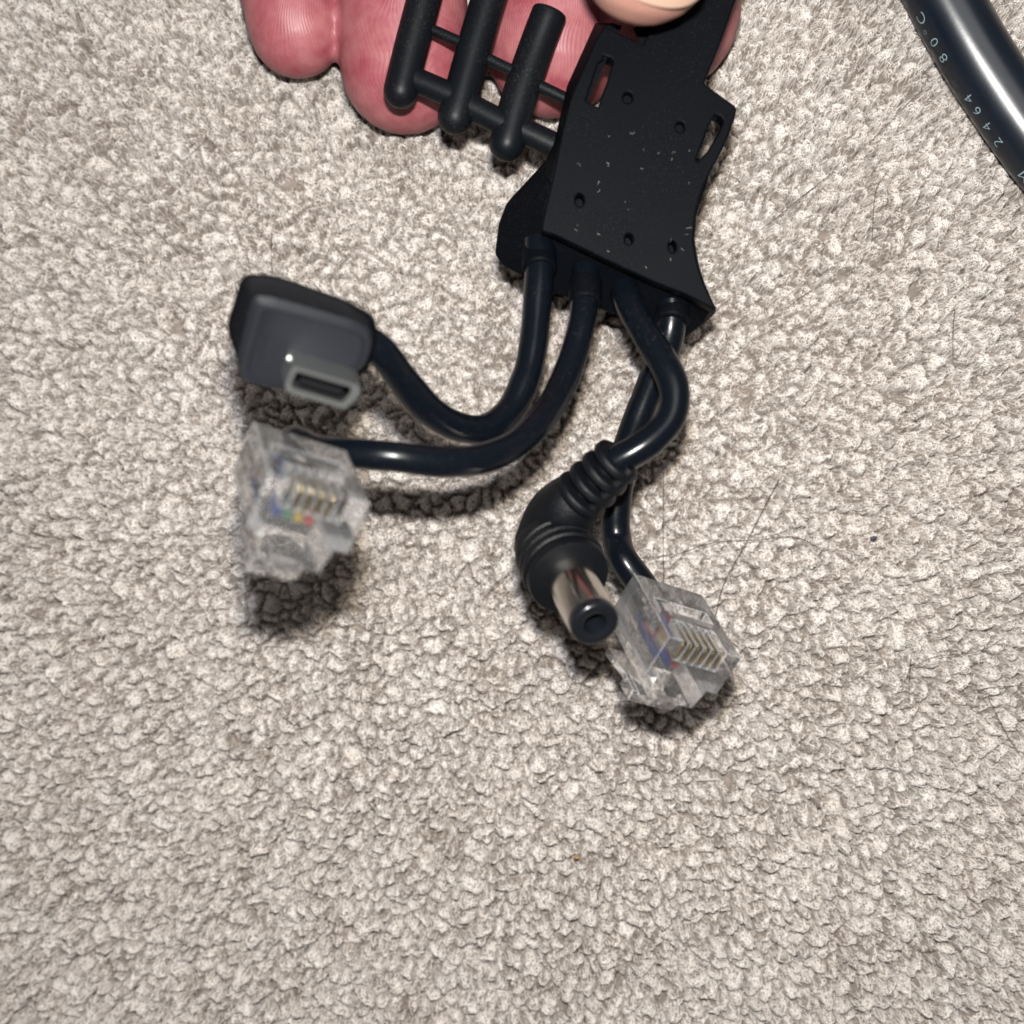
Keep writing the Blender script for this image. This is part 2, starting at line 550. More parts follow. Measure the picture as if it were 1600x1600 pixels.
def build_hand():
    parts = []
    # little, ring, middle and index finger, pads towards the camera, tips down in the picture
    fl = [
        (P(463, 45, 0.90), [P(438, -75, 1.0), Vector((-4.0, 10.3, 1.35)), Vector((-3.3, 13.2, 1.6))], 0.71, 0.98),
        (P(632, 106, 0.88), [P(628, -20, 1.0), Vector((-1.75, 9.8, 1.25)), Vector((-1.6, 13.6, 1.6))], 0.96, 1.0),
        (P(866, 72, 0.98), [P(868, -40, 1.05), Vector((0.20, 9.9, 1.2)), Vector((0.1, 14.0, 1.6))], 1.03, 1.02),
        (P(1040, 22, 1.35), [P(1050, -90, 1.3), Vector((2.35, 10.0, 1.2)), Vector((2.0, 13.6, 1.6))], 1.08, 1.0),
    ]
    for tip, j, a, b_ in fl:
        parts.append(finger_geo(tip, j, a, b_))
    # thumb, nail up, pressing on the rubber body
    parts.append(finger_geo(P(1012, -78, 4.42), [P(1050, -190, 4.75), Vector((3.7, 11.8, 4.2)), Vector((4.2, 15.2, 2.2)), Vector((2.6, 18.0, 1.6))], 0.86, 1.25))
    # palm: overlapping rays between knuckles and wrist
    wrist = Vector((0.4, 23.0, 1.7))
    for kx, ky, r in ((-3.2, 13.0, 1.05), (-1.7, 13.4, 1.2), (0.1, 13.8, 1.25), (2.0, 13.5, 1.2), (3.3, 15.0, 1.3)):
        a = Vector((kx, ky, 1.6))
        e = wrist + Vector(((kx) * 0.45, 0, 0))
        parts.append(tube_geo(catmull([a, a.lerp(e, 0.5), e], 6), [r] * 13, 24, cap0='round', cap1='round'))
    parts.append(tube_geo([wrist + Vector((0, -1, 0)), wrist + Vector((0, 7, 0.3))], [2.3, 2.5], 24, cap0='round', cap1='flat'))
    V, F = join_geo(parts)
    o = mesh('hand', V, F, None)
    rm = o.modifiers.new('r', 'REMESH'); rm.mode = 'VOXEL'; rm.voxel_size = 0.07
    sm = o.modifiers.new('s', 'SMOOTH'); sm.factor = 0.5; sm.iterations = 2
    ev(o)
    o.data.materials.clear(); o.data.materials.append(M['skin'])
    o.data.polygons.foreach_set('use_smooth', [True] * len(o.data.polygons))
    tag(o, 'left hand with reddened fingertips and thumb pinching the black rubber hub', 'hand')
    # thumb nail: a curved plate on the back of the thumb tip
    c = P(1040, -84, 4.42); ax = (P(1012, -78, 4.42) - P(1055, -190, 4.75)).normalized()
    side = ax.cross(Vector((0, 0, 1))).normalized(); up = side.cross(ax).normalized()
    if up.z < 0: up = -up
    nv, nf = [], []
    NU, NV = 20, 16
    for layer in (0.0, 0.05):
        for i in range(NU + 1):
            s_ = -1 + 2 * i / NU
            for j in range(NV + 1):
                t = j / NV
                th = s_ * 0.86
                front = 0.50 * math.sqrt(max(0, 1 - (s_ * 0.93) ** 2)) + 0.16
                lpos = -1.0 + t * (1.0 + front)
                rr = 0.875 - layer - 0.04 * (abs(s_) ** 3)
                drop = 0.30 * max(0, (lpos + 0.05)) ** 2
                nv.append(c + ax * lpos + (side * math.sin(th) + up * math.cos(th)) * rr - up * drop)
    W = NV + 1; S = (NU + 1) * W
    for i in range(NU):
        for j in range(NV):
            a = i * W + j
            nf.append((a, a + 1, a + W + 1, a + W)); nf.append((S + a, S + a + W, S + a + W + 1, S + a + 1))
    for i in range(NU):
        for j in (0, NV):
            a = i * W + j; nf.append((a, a + W, S + a + W, S + a))
    for j in range(NV):
        for i in (0, NU):
            a = i * W + j; nf.append((a, a + 1, S + a + 1, S + a))
    nail = mesh('thumb_nail', nv, nf, M['nail'], o)
    return o


hand = build_hand()

# ------------------------------------------------------------ the black adapter hub with its comb, cables and plugs
hub = empty('cable_hub', (1.6, 4.0, 0.0))
tag(hub, 'black rubber cable hub with ladder of rods and four short plug leads', 'cable adapter')


def px_curve(name, outline, holes, z_top, thick, bevel, mat, parent):
    cu = bpy.data.curves.new(name, 'CURVE')
    cu.dimensions = '2D'; cu.fill_mode = 'BOTH'
    for poly in [outline] + holes:
        s_ = cu.splines.new('POLY')
        s_.points.add(len(poly) - 1)
        for p, q in zip(s_.points, poly):
            v_ = P(q[0], q[1], z_top); p.co = (v_.x, v_.y, 0, 1)
        s_.use_cyclic_u = True
    cu.extrude = thick / 2 - bevel; cu.bevel_depth = bevel; cu.bevel_resolution = 2
    cu.offset = -bevel
    o = bpy.data.objects.new(name, cu); col.objects.link(o)
    dg = bpy.context.evaluated_depsgraph_get()
    me = bpy.data.meshes.new_from_object(o.evaluated_get(dg), depsgraph=dg)
    bpy.data.objects.remove(o)
    me.materials.clear()
    ob = link(name, me, mat, None, False)
    ob.location = (0, 0, z_top - thick / 2)
    attach(ob, parent)
    return ob


def smooth_poly(pts, n=4):
    """chaikin on a run of px points"""
    return [tuple(v)[:2] for v in catmull([Vector((a, b_, 0)) for a, b_ in pts], n)]


def ell(cx, cy, rx, ry, n=14):
    return [(cx + rx * math.cos(2 * math.pi * k / n), cy + ry * math.sin(2 * math.pi * k / n)) for k in range(n)]


ZT = 3.2
outline = ([(944, 39), (1004, 69), (1020, 44), (1046, -10), (1080, -90), (1190, -90), (1146, 10), (1128, 62), (1101, 130), (1148, 164), (1152, 170), (1148, 186), (1138, 214)]
           + smooth_poly([(1124, 244), (1107, 276), (1095, 306), (1087, 340), (1085, 376), (1092, 416), (1104, 450), (1120, 481)], 4)
           + [(1117, 484), (1072, 460), (1025, 442), (945, 405), (867, 367), (846, 361), (847, 345), (862, 281), (874, 225), (884, 180), (893, 148), (910, 108), (930, 62)])
slot_l = [(944, 93), (942, 86), (954, 90), (958, 96), (948, 128), (934, 166), (925, 163), (916, 157), (926, 126), (935, 98)]
slot_r = [(1117, 178), (1126, 182), (1131, 190), (1122, 208), (1105, 236), (1090, 252), (1088, 249), (1098, 224), (1108, 196)]
holes = [slot_l, slot_r, ell(981, 152, 7, 8), ell(1063, 198, 6.5, 8), ell(906, 312, 6.5, 10), ell(983, 373, 6, 8.5), ell(1051, 385, 5.5, 9)]
plate = px_curve('body_plate', outline, holes, ZT, 0.30, 0.03, M['plate'], hub)
for hx, hy in ((981, 152), (1063, 198)):
    c = P(hx, hy, ZT)
    tube('pin_recess', [c + Vector((0, 0, -0.26)), c + Vector((0, 0, -0.13))], 0.085, M['plate'], hub, 16)

# lower body: from the crease under the plate down to the wider foot of the block
top = [(1118, 482), (1072, 460), (1025, 442), (945, 405), (867, 367), (846, 361), (848, 345), (862, 281), (878, 232), (1000, 236), (1120, 250), (1100, 300), (1087, 340), (1085, 376), (1092, 416), (1104, 450)]
bot = [(1120, 488), (1096, 510), (1066, 533), (968, 494), (860, 456), (786, 416), (772, 398), (778, 350), (790, 318), (856, 246), (1000, 246), (1112, 262), (1098, 304), (1086, 344), (1084, 380), (1096, 430)]
mid = []
for a_, b_ in zip(top, bot): mid.append((a_[0] * .5 + b_[0] * .5, a_[1] * .5 + b_[1] * .5))
zt_, zb_ = ZT - 0.285, 2.30
V = [P(x, y, zt_) for x, y in top] + [P(x, y, zb_) for x, y in bot] + [P(x * .96 + 38, y * .97 + 10, zb_ - 0.22) for x, y in bot]
n_ = len(top)
F = [tuple(range(n_))] + [(i, (i + 1) % n_, n_ + (i + 1) % n_, n_ + i) for i in range(n_)] + [(n_ + i, n_ + (i + 1) % n_, 2 * n_ + (i + 1) % n_, 2 * n_ + i) for i in range(n_)] + [tuple(range(3 * n_ - 1, 2 * n_ - 1, -1))]
lower = mesh('body_block', V, F, M['plate'], hub, False)
bv = lower.modifiers.new('b', 'BEVEL'); bv.width = 0.05; bv.segments = 3; bv.limit_method = 'ANGLE'; bv.angle_limit = 0.4
ev(lower)
# side wall of the plate's back, upper left (dark flank seen beside the comb)
V = [P(*q) for q in [(942, 40, 3.15), (893, 148, 3.15), (874, 225, 3.15), (860, 285, 3.15), (930, 36, 2.6), (886, 134, 2.6), (866, 222, 2.6), (846, 268, 2.6)]]
V += [v_ + Vector((0.25, 0, 0)) for v_ in V]
F = [(0, 1, 5, 4), (1, 2, 6, 5), (2, 3, 7, 6), (8, 12, 13, 9), (9, 13, 14, 10), (10, 14, 15, 11), (0, 4, 12, 8), (3, 11, 15, 7), (4, 5, 13, 12), (5, 6, 14, 13), (6, 7, 15, 14), (0, 8, 9, 1), (1, 9, 10, 2), (2, 10, 11, 3)]
mesh('side_flange', V, F, M['plate'], hub, False)
# lug in the gap under the thumb
v_, f_ = [], []
q = [(989, 44), (1020, 30), (1034, 62), (1006, 78)]
V = [P(x, y, 2.98) for x, y in q] + [P(x, y, 2.7) for x, y in q]
mesh('lug', V, [(0, 1, 2, 3), (7, 6, 5, 4), (0, 4, 5, 1), (1, 5, 6, 2), (2, 6, 7, 3), (3, 7, 4, 0)], M['plate'], hub, False)

# comb of three rods with rungs
ZR = 2.30
tube('rod', catmull([P(690, -110, ZR), P(662, 0, ZR), P(641, 80, ZR), P(626, 142, ZR)], 6), 0.238, M['rod'], hub, 28, cap1='round', cap0='soft')
tube('rod', catmull([P(790, -80, ZR), P(763, 0, ZR), P(735, 95, ZR), P(711, 183, ZR)], 6), 0.242, M['rod'], hub, 28, cap1='round', cap0='soft')
tube('rod', catmull([P(858, 22, ZR + .05), P(836, 80, ZR), P(812, 150, ZR), P(792, 224, ZR)], 6), 0.246, M['rod'], hub, 28, cap1='round', cap0='soft')
for a_, b_, r in (((672, 45), (722, 67), .075), ((760, 91), (806, 113), .078), ((836, 131), (896, 160), .085),
                  ((640, 121), (708, 150), .172), ((728, 163), (792, 196), .178), ((808, 200), (884, 236), .180)):
    tube('rung', [P(a_[0], a_[1], ZR), P(b_[0], b_[1], ZR + 0.05)], r, M['rod'], hub, 20)

# ------------------------------------------------------------ modular plugs
SC = 1.15


def boolean(o, cut, op):
    mo = o.modifiers.new('x', 'BOOLEAN'); mo.operation = op; mo.object = cut; mo.solver = 'EXACT'
    ev(o)
    bpy.data.objects.remove(cut)


def modular_plug(R3, T, n_contacts, wires, label):
    """local frame: x across, y towards the nose, z out of the contact face; origin on the middle of the nose edge"""
    MW = Matrix(R3).to_4x4()
    MW = Matrix.Translation(T) @ MW @ Matrix.Scale(SC, 4)
    W2, LEN, TH, THN = 0.4825, 1.20, 0.53, 0.79

    def B(*a):
        v_, f_ = box_geo(*a)
        return mesh('t', v_, f_, None, None, False)
    # body profile (x,z) with the narrow keyed step on the latch side, chamfered corners
    prof = [(-W2, 0), (W2, 0), (W2, -TH), (0.335, -TH), (0.335, -0.60), (0.30, -THN), (-0.30, -THN), (-0.335, -0.60), (-0.335, -TH), (-W2, -TH)]
    V = [(x, 0, z) for x, z in prof] + [(x, -LEN, z) for x, z in prof]
    n_ = len(prof)
    F = [tuple(range(n_)), tuple(range(2 * n_ - 1, n_ - 1, -1))] + [(i, n_ + i, n_ + (i + 1) % n_, (i + 1) % n_) for i in range(n_)]
    body = mesh('clear_shell', V, F, None, None, False)
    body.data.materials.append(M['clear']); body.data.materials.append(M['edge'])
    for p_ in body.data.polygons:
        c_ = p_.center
        if abs(c_.z + TH) < .01 and abs(c_.x) > .34 or abs(abs(c_.x) - 0.335) < .01: p_.material_index = 1  # shoulder faces turned white to show as bright patches through the body
    # contact slots cut into the face and over the nose edge
    pitch = 0.102
    for k in range(6):
        x = (k - 2.5) * pitch
        boolean(body, B(x - 0.036, x + 0.036, -0.40, 0.05, -0.26, 0.05), 'DIFFERENCE')
    boolean(body, B(-0.36, 0.36, -0.78, -0.56, -0.17, 0.05), 'DIFFERENCE')       # strain bar pocket
    v_, f_ = tube_geo([(0, -LEN - .05, -0.33), (0, -0.80, -0.33)], 0.19, 20)
    boolean(body, mesh('t', v_, f_, None, None, False), 'DIFFERENCE')
    # latch lever
    prof = [(-0.02, -0.77), (-0.10, -0.96), (-0.60, -1.08), (-1.32, -1.20), (-1.34, -1.11), (-0.62, -0.98), (-0.22, -0.86), (-0.20, -0.77)]
    V = [(-0.16, y, z) for y, z in prof] + [(0.16, y, z) for y, z in prof]
    n_ = len(prof)
    F = [tuple(range(n_)), tuple(range(2 * n_ - 1, n_ - 1, -1))] + [(i, n_ + i, n_ + (i + 1) % n_, (i + 1) % n_) for i in range(n_)]
    boolean(body, mesh('t', V, F, None, None, False), 'UNION')
    boolean(body, B(-0.225, 0.225, -0.66, -0.36, -1.13, -0.99), 'UNION')
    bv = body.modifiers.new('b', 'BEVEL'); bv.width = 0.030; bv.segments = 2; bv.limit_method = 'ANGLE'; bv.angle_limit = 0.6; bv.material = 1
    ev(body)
    body.data.transform(MW)
    body.name = 'modular_plug'
    tag(body, label)
    attach(body, hub)
    xs = [(k - 2.5) * pitch for k in range(6)]
    use = xs if n_contacts == 6 else xs[1:5]
    for x in use:
        g_ = join_geo([box_geo(x - 0.013, x + 0.013, -0.36, -0.030, -0.24, -0.045), box_geo(x - 0.013, x + 0.013, -0.030, -0.010, -0.24, -0.06)])
        c = mesh('contact', g_[0], g_[1], M['gold'], None, False)
        bv = c.modifiers.new('b', 'BEVEL'); bv.width = 0.007; bv.segments = 2; bv.limit_method = 'ANGLE'
        ev(c); c.data.transform(MW); attach(c, body)
    for (k, wn) in wires:
        x = xs[k]
        v_, f_ = tube_geo(catmull([(x * .5, -0.95, -0.33), (x * .9, -0.62, -0.35), (x, -0.40, -0.36), (x, -0.15, -0.36)], 4), 0.046, 12)
        c = mesh('wire', v_, f_, M[wn]); c.data.transform(MW); attach(c, body)
        tag(c, wn.replace('wire_', '') + ' insulated wire')
    v_, f_ = tube_geo([(0, -LEN - .02, -0.33), (0, -0.88, -0.33), (0, -0.80, -0.33)], [0.165, 0.165, 0.14], 20)
    c = mesh('jacket_end', v_, f_, M['cable']); c.data.transform(MW); attach(c, body)
    return MW


RR = [[-0.864, 0.232, 0.447], [0.280, -0.518, 0.808], [0.419, 0.823, 0.382]]
RL = [[-0.859, 0.294, 0.419], [0.267, -0.443, 0.856], [0.437, 0.847, 0.302]]
MR = modular_plug(RR, Vector((2.406, -1.681, 3.971)), 6, [(4, 'wire_red'), (5, 'wire_blue')][::-1], 'clear modular plug with six gold contacts lying lower right')
ML = modular_plug(RL, Vector((-1.948, 0.229, 6.745)), 4, [(4, 'wire_green'), (5, 'wire_blue'), (3, 'wire_yellow'), (2, 'wire_red')], 'clear modular plug with coloured wires raised towards the camera at left')


def rear(MW, back): return MW @ Vector((0, -1.2 - back, -0.33))


# ------------------------------------------------------------ cables
def wob(n, r_, ph):
    return [r_ * (1 + 0.018 * math.sin(i * 0.21 + ph) + 0.012 * math.sin(i * 0.57 + 2 * ph)) for i in range(n)]


c1 = [P(842, 375, 2.75), P(843, 420, 2.85), P(839, 480, 2.95), P(833, 540, 3.05), P(822, 590, 3.15), P(798, 640, 3.3), P(762, 668, 3.55), P(718, 668, 3.85), P(672, 642, 4.2), P(630, 594, 4.6), P(594, 548, 5.0), P(555, 520, 5.2)]
tube('cable', catmull(c1, 8), wob(8 * len(c1) - 7, 0.192, 0.3), M['cable'], hub, 28)
tube('cable_collar', [P(842, 392, 2.70), P(843, 418, 2.85)], 0.235, M['plate'], hub, 24, cap1='soft')
r0 = rear(ML, 0.0); r1 = rear(ML, 0.35)
c2 = [P(915, 420, 2.7), P(914, 462, 2.85), P(909, 505, 3.0), P(899, 545, 3.1), P(880, 598, 3.3), P(850, 650, 3.7), P(808, 692, 4.1), P(755, 716, 4.5), P(690, 722, 4.8), P(620, 714, 5.0), P(550, 708, 4.95), P(490, 704, 4.75), r1 + Vector((0.1, 0.12, -.15)), r0, rear(ML, -0.3)]
tube('cable', catmull(c2, 8), wob(113, 0.185, 1.2), M['cable'], hub, 28)
tube('cable_collar', [P(915, 440, 2.75), P(914, 470, 2.88)], 0.222, M['plate'], hub, 24, cap1='soft')
c3 = [P(975, 450, 2.75), P(990, 488, 3.0), P(1014, 530, 3.25), P(1040, 572, 3.45), P(1054, 612, 3.55), P(1048, 652, 3.6), P(1022, 684, 3.65), P(990, 706, 3.65), P(960, 722, 3.6)]
tube('cable', catmull(c3, 8), wob(8 * len(c3) - 7, 0.195, 2.1), M['cable'], hub, 28)
q0, q1 = rear(MR, 0.0), rear(MR, 0.35)
c4 = [P(1050, 470, 2.6), P(1048, 510, 2.6), P(1037, 555, 2.5), P(1018, 600, 2.4), P(998, 650, 2.3), P(980, 700, 2.2), P(968, 750, 2.15), P(962, 800, 2.1), P(964, 842, 2.1), P(974, 874, 2.3), q1, q0, rear(MR, -0.3)]
tube('cable', catmull(c4, 8), wob(8 * len(c4) - 7, 0.205, 4.0), M['cable'], hub, 28)
tube('cable_collar', [P(1052, 478, 2.55), P(1050, 500, 2.65)], 0.235, M['plate'], hub, 24, cap1='soft')

# ------------------------------------------------------------ USB plug
ua = Vector((0.17, -0.50, 0.85)).normalized()
uo = P(470, 560, 5.55)


def on_plane(px, py, s_):
    c = Vector((0, 0, H)); d = (P(px, py, 0) - c)
    p0 = uo + ua * s_
    return c + d * ((p0 - c).dot(ua) / d.dot(ua))


def resample(poly, n):
    poly = [Vector((a_, b_)) for a_, b_ in poly]
    L = [0]
    for i in range(len(poly)): L.append(L[-1] + (poly[(i + 1) % len(poly)] - poly[i]).length)
    out = []
    for k in range(n):
        t = L[-1] * k / n
        i = max(j for j in range(len(poly)) if L[j] <= t)
        a_, b_ = poly[i], poly[(i + 1) % len(poly)]
        out.append(tuple(a_.lerp(b_, (t - L[i]) / (L[i + 1] - L[i]))))
    return out


def rounded(poly, r, n=5):
    out = []
    m_ = len(poly)
    for i in range(m_):
        p, a_, b_ = Vector(poly[i]), Vector(poly[i - 1]), Vector(poly[(i + 1) % m_])
        da, db = (a_ - p), (b_ - p)
        ra = min(r, da.length * .45); rb = min(r, db.length * .45)
        s_, e = p + da.normalized() * ra, p + db.normalized() * rb
        for k in range(n + 1):
            t = k / n
            out.append(tuple((s_ * (1 - t) ** 2 + p * 2 * t * (1 - t) + e * t * t)))
    return out


def loft(name, rings, mat, parent, smooth=True, caps=True):
    n_ = len(rings[0]); V = [v_ for r in rings for v_ in r]
    F = []
    for i in range(len(rings) - 1):
        for k in range(n_):
            a_, b_ = i * n_ + k, i * n_ + (k + 1) % n_
            F.append((a_, b_, b_ + n_, a_ + n_))
    if caps: F += [tuple(reversed(range(n_))), tuple((len(rings) - 1) * n_ + k for k in range(n_))]
    return mesh(name, V, F, mat, parent, smooth)


back_p = [(378, 428), (425, 428), (540, 468), (586, 494), (590, 530), (572, 585), (400, 596), (372, 566), (353, 512)]
blk_p = [(402, 474), (420, 476), (556, 512), (580, 524), (580, 545), (570, 575), (446, 610), (384, 598), (374, 582)]
NB = 9 * 6


def shrink(poly, s_):
    c = (sum(p[0] for p in poly) / len(poly), sum(p[1] for p in poly) / len(poly))
    return [(c[0] + (x - c[0]) * s_, c[1] + (y - c[1]) * s_) for x, y in poly]


br = rounded(back_p, 16); kr = rounded(blk_p, 13)
rings = [[on_plane(x, y, -0.75) for x, y in shrink(br, .88)],
         [on_plane(x, y, -0.68) for x, y in shrink(br, .96)],
         [on_plane(x, y, -0.55) for x, y in br],
         [on_plane(x, y, -0.10) for x, y in br],
         [on_plane(x, y, -0.02) for x, y in shrink(br, .975)],
         [on_plane(x, y, 0.0) for x, y in shrink(br, .95)],
         [on_plane(x * .35 + X2 * .65, y * .35 + Y2 * .65, 0.05) for (x, y), (X2, Y2) in zip(br, kr)],
         [on_plane(x, y, 0.10) for x, y in kr],
         [on_plane(x, y, 0.40) for x, y in kr],
         [on_plane(x, y, 0.43) for x, y in shrink(kr, .985)],
         [on_plane(x, y, 0.435) for x, y in shrink(kr, .90)],
         [on_plane(x, y, 0.405) for x, y in shrink(kr, .86)]]
usb = loft('usb_plug', rings[:7], M['usb'], hub)
loft('raised_face', [[v_ - ua * 0.02 for v_ in rings[6]]] + rings[7:], M['usb_face'], usb)
tag(usb, 'black moulded plug end with a small metal usb shell')
for i, (x0, y0) in enumerate([(436, 437), (446, 440), (474, 449), (484, 452), (496, 457), (508, 462), (517, 466)]):
    a_ = on_plane(x0, y0 + 5, -0.06); b_ = on_plane(x0 + 5, y0 + 11, -0.03)
    tube('raised_mark', [a_ + ua * .03, b_ + ua * .03], 0.018, M['usb'], usb, 8, cap0='round', cap1='round')
sh_o = [(450, 566), (566, 600), (560, 616), (538, 640), (442, 612), (444, 590)]
sh_o = [(457, 572), (563, 603), (562, 618), (540, 640), (446, 612), (446, 600)]
sh_i = [(463, 580), (549, 605), (547, 614), (534, 629), (456, 606), (456, 598)]
so, si = rounded(sh_o, 5, 4), rounded(sh_i, 4, 4)
loft('metal_shell', [[on_plane(x - 6, y - 26, 0.38) for x, y in so], [on_plane(x, y, 0.98) for x, y in so], [on_plane(x, y, 1.0) for x, y in shrink(so, .985)],
                     [on_plane(x, y, 1.0) for x, y in shrink(si, 1.02)], [on_plane(x, y, 0.97) for x, y in si]], M['steel'], usb, caps=False)
loft('shell_shade', [[on_plane(x, y, 0.97) for x, y in si], [on_plane(x - 2, y - 4, 0.50) for x, y in si], [on_plane(x - 2, y - 4, 0.49) for x, y in shrink(si, .05)]], M['dark'], usb, caps=False)  # dark walls added for the shade inside the metal shell
c = on_plane(452, 559, 0.60)
v_, f_ = tube_geo([c, c + ua * 0.02], 0.045, 20, cap0='round', cap1='round')
mesh('glint_bead', v_, f_, M['mirror'], usb)  # mirror bead added to catch the flash as a bright spot
tg = rounded([(470, 588), (538, 608), (530, 618), (466, 599)], 2, 3)
loft('plug_tongue', [[on_plane(x - 2, y - 4, 0.47) for x, y in tg], [on_plane(x, y, 0.78) for x, y in tg]], M['dark'], usb, False)

# ------------------------------------------------------------ barrel plug
hb = P(868, 850, 3.05); hf = P(890, 903, 3.62); be = P(930, 975, 4.45)
ax = (be - hf).normalized()


def lathe(name, o_, ax_, prof, mat, parent, sides=48):
    n1_ = ax_.orthogonal().normalized(); n2_ = ax_.cross(n1_)
    V = []
    for s_, r in prof:
        for k in range(sides):
            a_ = 2 * math.pi * k / sides
            V.append(o_ + ax_ * s_ + (n1_ * math.cos(a_) + n2_ * math.sin(a_)) * r)
    m_ = len(prof); F = []
    for i in range(m_ - 1):
        for k in range(sides):
            a_, b_ = i * sides + k, i * sides + (k + 1) % sides
            F.append((a_, b_, b_ + sides, a_ + sides))
    F += [tuple(reversed(range(sides))), tuple((m_ - 1) * sides + k for k in range(sides))]
    return mesh(name, V, F, mat, parent)


rb = 0.535
prof = [(-1.10, 0.10), (-1.06, 0.30), (-0.95, 0.43), (-0.80, 0.50), (-0.66, rb), (-0.56, rb), (-0.54, rb - .03), (-0.50, rb - .03), (-0.48, rb + .01), (-0.38, rb + .01), (-0.36, rb - .03), (-0.32, rb - .03), (-0.30, rb + .02), (-0.20, rb + .02), (-0.18, rb - .01), (-0.14, rb - .01),
        (-0.12, rb), (-0.03, rb), (0.0, rb - .012), (0.012, rb - 0.04), (0.02, 0.34), (0.03, 0.30), (0.03, 0.05)]
bplug = lathe('barrel_plug', hf, ax, prof, M['boot'], hub)
tag(bplug, 'black right angle barrel plug with ribbed strain relief')
el = [P(905, 777, 3.28), P(888, 793, 3.16), P(872, 815, 3.0), hf - ax * 0.78]
tube('elbow', catmull(el, 8), [0.36 + 0.14 * (i / 24) ** .8 for i in range(25)], M['boot'], bplug, 36, cap1='round')
# strain relief: collars joined by rails
s0, s1 = P(968, 716, 3.62), P(896, 786, 3.20)
d_ = (s1 - s0); Ld = d_.length; d_.normalize()
tube('relief_core', [s0 + d_ * .05, s1], 0.19, M['boot'], bplug, 28)
ncol = 4
for i in range(ncol):
    a_ = Ld * (i / ncol) + 0.00
    r = 0.335 + 0.014 * i
    wl = Ld / ncol * 0.56
    tube('relief_rib', [s0 + d_ * (a_ + q * wl) for q in (0, .12, .3, .7, .88, 1)], [r - .03, r - .008, r, r + .004, r - .004, r - .026], M['boot'], bplug, 36)
sd = d_.cross(Vector((0, 0, 1))).normalized()
if sd.x < 0: sd = -sd
for s_ in (1, -1):
    o_ = (sd * 0.20 + Vector((0, 0, 0.15))) * s_
    tube('relief_rail', [s0 + d_ * .02 + o_, s1 + o_ * 1.1], 0.095, M['boot'], bplug, 16, cap0='soft')
Lb = (be - hf).length
lathe('metal_barrel', hf, ax, [(0.0, 0.20), (0.0, 0.312), (Lb - .13, 0.312), (Lb - .11, 0.305), (Lb - .11, 0.16), (Lb - .7, 0.155)], M['chrome'], bplug)
lathe('barrel_tip', hf, ax, [(Lb - .62, 0.14), (Lb - .13, 0.145), (Lb - .115, 0.305), (Lb - .02, 0.305), (Lb + .012, 0.292), (Lb + .025, 0.265), (Lb + .02, 0.20), (Lb - 0.0, 0.15), (Lb - .10, 0.125), (Lb - .5, 0.115), (Lb - .54, 0.03)], M['tip'], bplug)

# ------------------------------------------------------------ thick cord at upper right
cpts = [(1370, -230), (1410, -130), (1461, -30), (1494, 33), (1529, 93), (1569, 155), (1610, 214), (1658, 274), (1740, 360), (1840, 440)]
ZC = 0.50
cpath = catmull([PC(x, y, ZC) for x, y in cpts], 10)
cord_root = tube('power_cord', cpath, 0.505, M['cord'], None, 64)
tag(cord_root, 'thick glossy black cord with pale blue print across the upper right corner', 'cord')
L = [0]
for a_, b_ in zip(cpath, cpath[1:]): L.append(L[-1] + (b_ - a_).length)


def on_cord(s_, th, r):
    i = 0
    while i < len(L) - 2 and L[i + 1] < s_: i += 1
    t = (s_ - L[i]) / (L[i + 1] - L[i])
    p = cpath[i].lerp(cpath[i + 1], t)
    tg_ = (cpath[min(i + 2, len(cpath) - 1)] - cpath[max(i - 1, 0)]).normalized()
    left = Vector((0, 0, 1)).cross(tg_).normalized()
    return p + (left * math.sin(th) + Vector((0, 0, 1)) * math.cos(th)) * r, left


# arc length where the print sits; glyphs run from lower right to upper left, tops to the lower left edge
def s_at(px, py):
    q_ = PC(px, py, ZC)
    return L[min(range(len(cpath)), key=lambda i: (cpath[i] - q_).length)]


for ch, (gx, gy) in {'C': (1480, 11), '°': (1489, 29), '0': (1502, 45), '8': (1515, 66), '4': (1552, 132), '6': (1565, 153), '4 ': (1579, 173), '2': (1595, 195), 'M': (1637, 250)}.items():
    cu = bpy.data.curves.new('printed_character', 'FONT')
    cu.body = ch.strip(); cu.size = 0.24; cu.align_x = 'CENTER'; cu.align_y = 'CENTER'; cu.offset = -0.003
    cu.resolution_u = 3
    to = bpy.data.objects.new('t', cu); col.objects.link(to)
    dg = bpy.context.evaluated_depsgraph_get()
    me = bpy.data.meshes.new_from_object(to.evaluated_get(dg), depsgraph=dg)
    bpy.data.objects.remove(to)
    bm = bmesh.new(); bm.from_mesh(me)
    bmesh.ops.subdivide_edges(bm, edges=bm.edges, cuts=2)
    # cord runs from top left to lower right; text runs against it
    sc_ = s_at(gx, gy)
    for v_ in bm.verts:
        th = 1.30
        ang_ = th + v_.co.y / 0.505
        # left of the direction of travel is the upper right side, so the lower left edge is the negative angle
        pos, lf = on_cord(sc_ - v_.co.x, -ang_, 0.508)
        v_.co = pos
    bmesh.ops.recalc_face_normals(bm, faces=bm.faces)
    bm.to_mesh(me); bm.free()
    me.materials.clear()
    o = link('printed_character', me, M['print'], None, False)
    attach(o, cord_root)

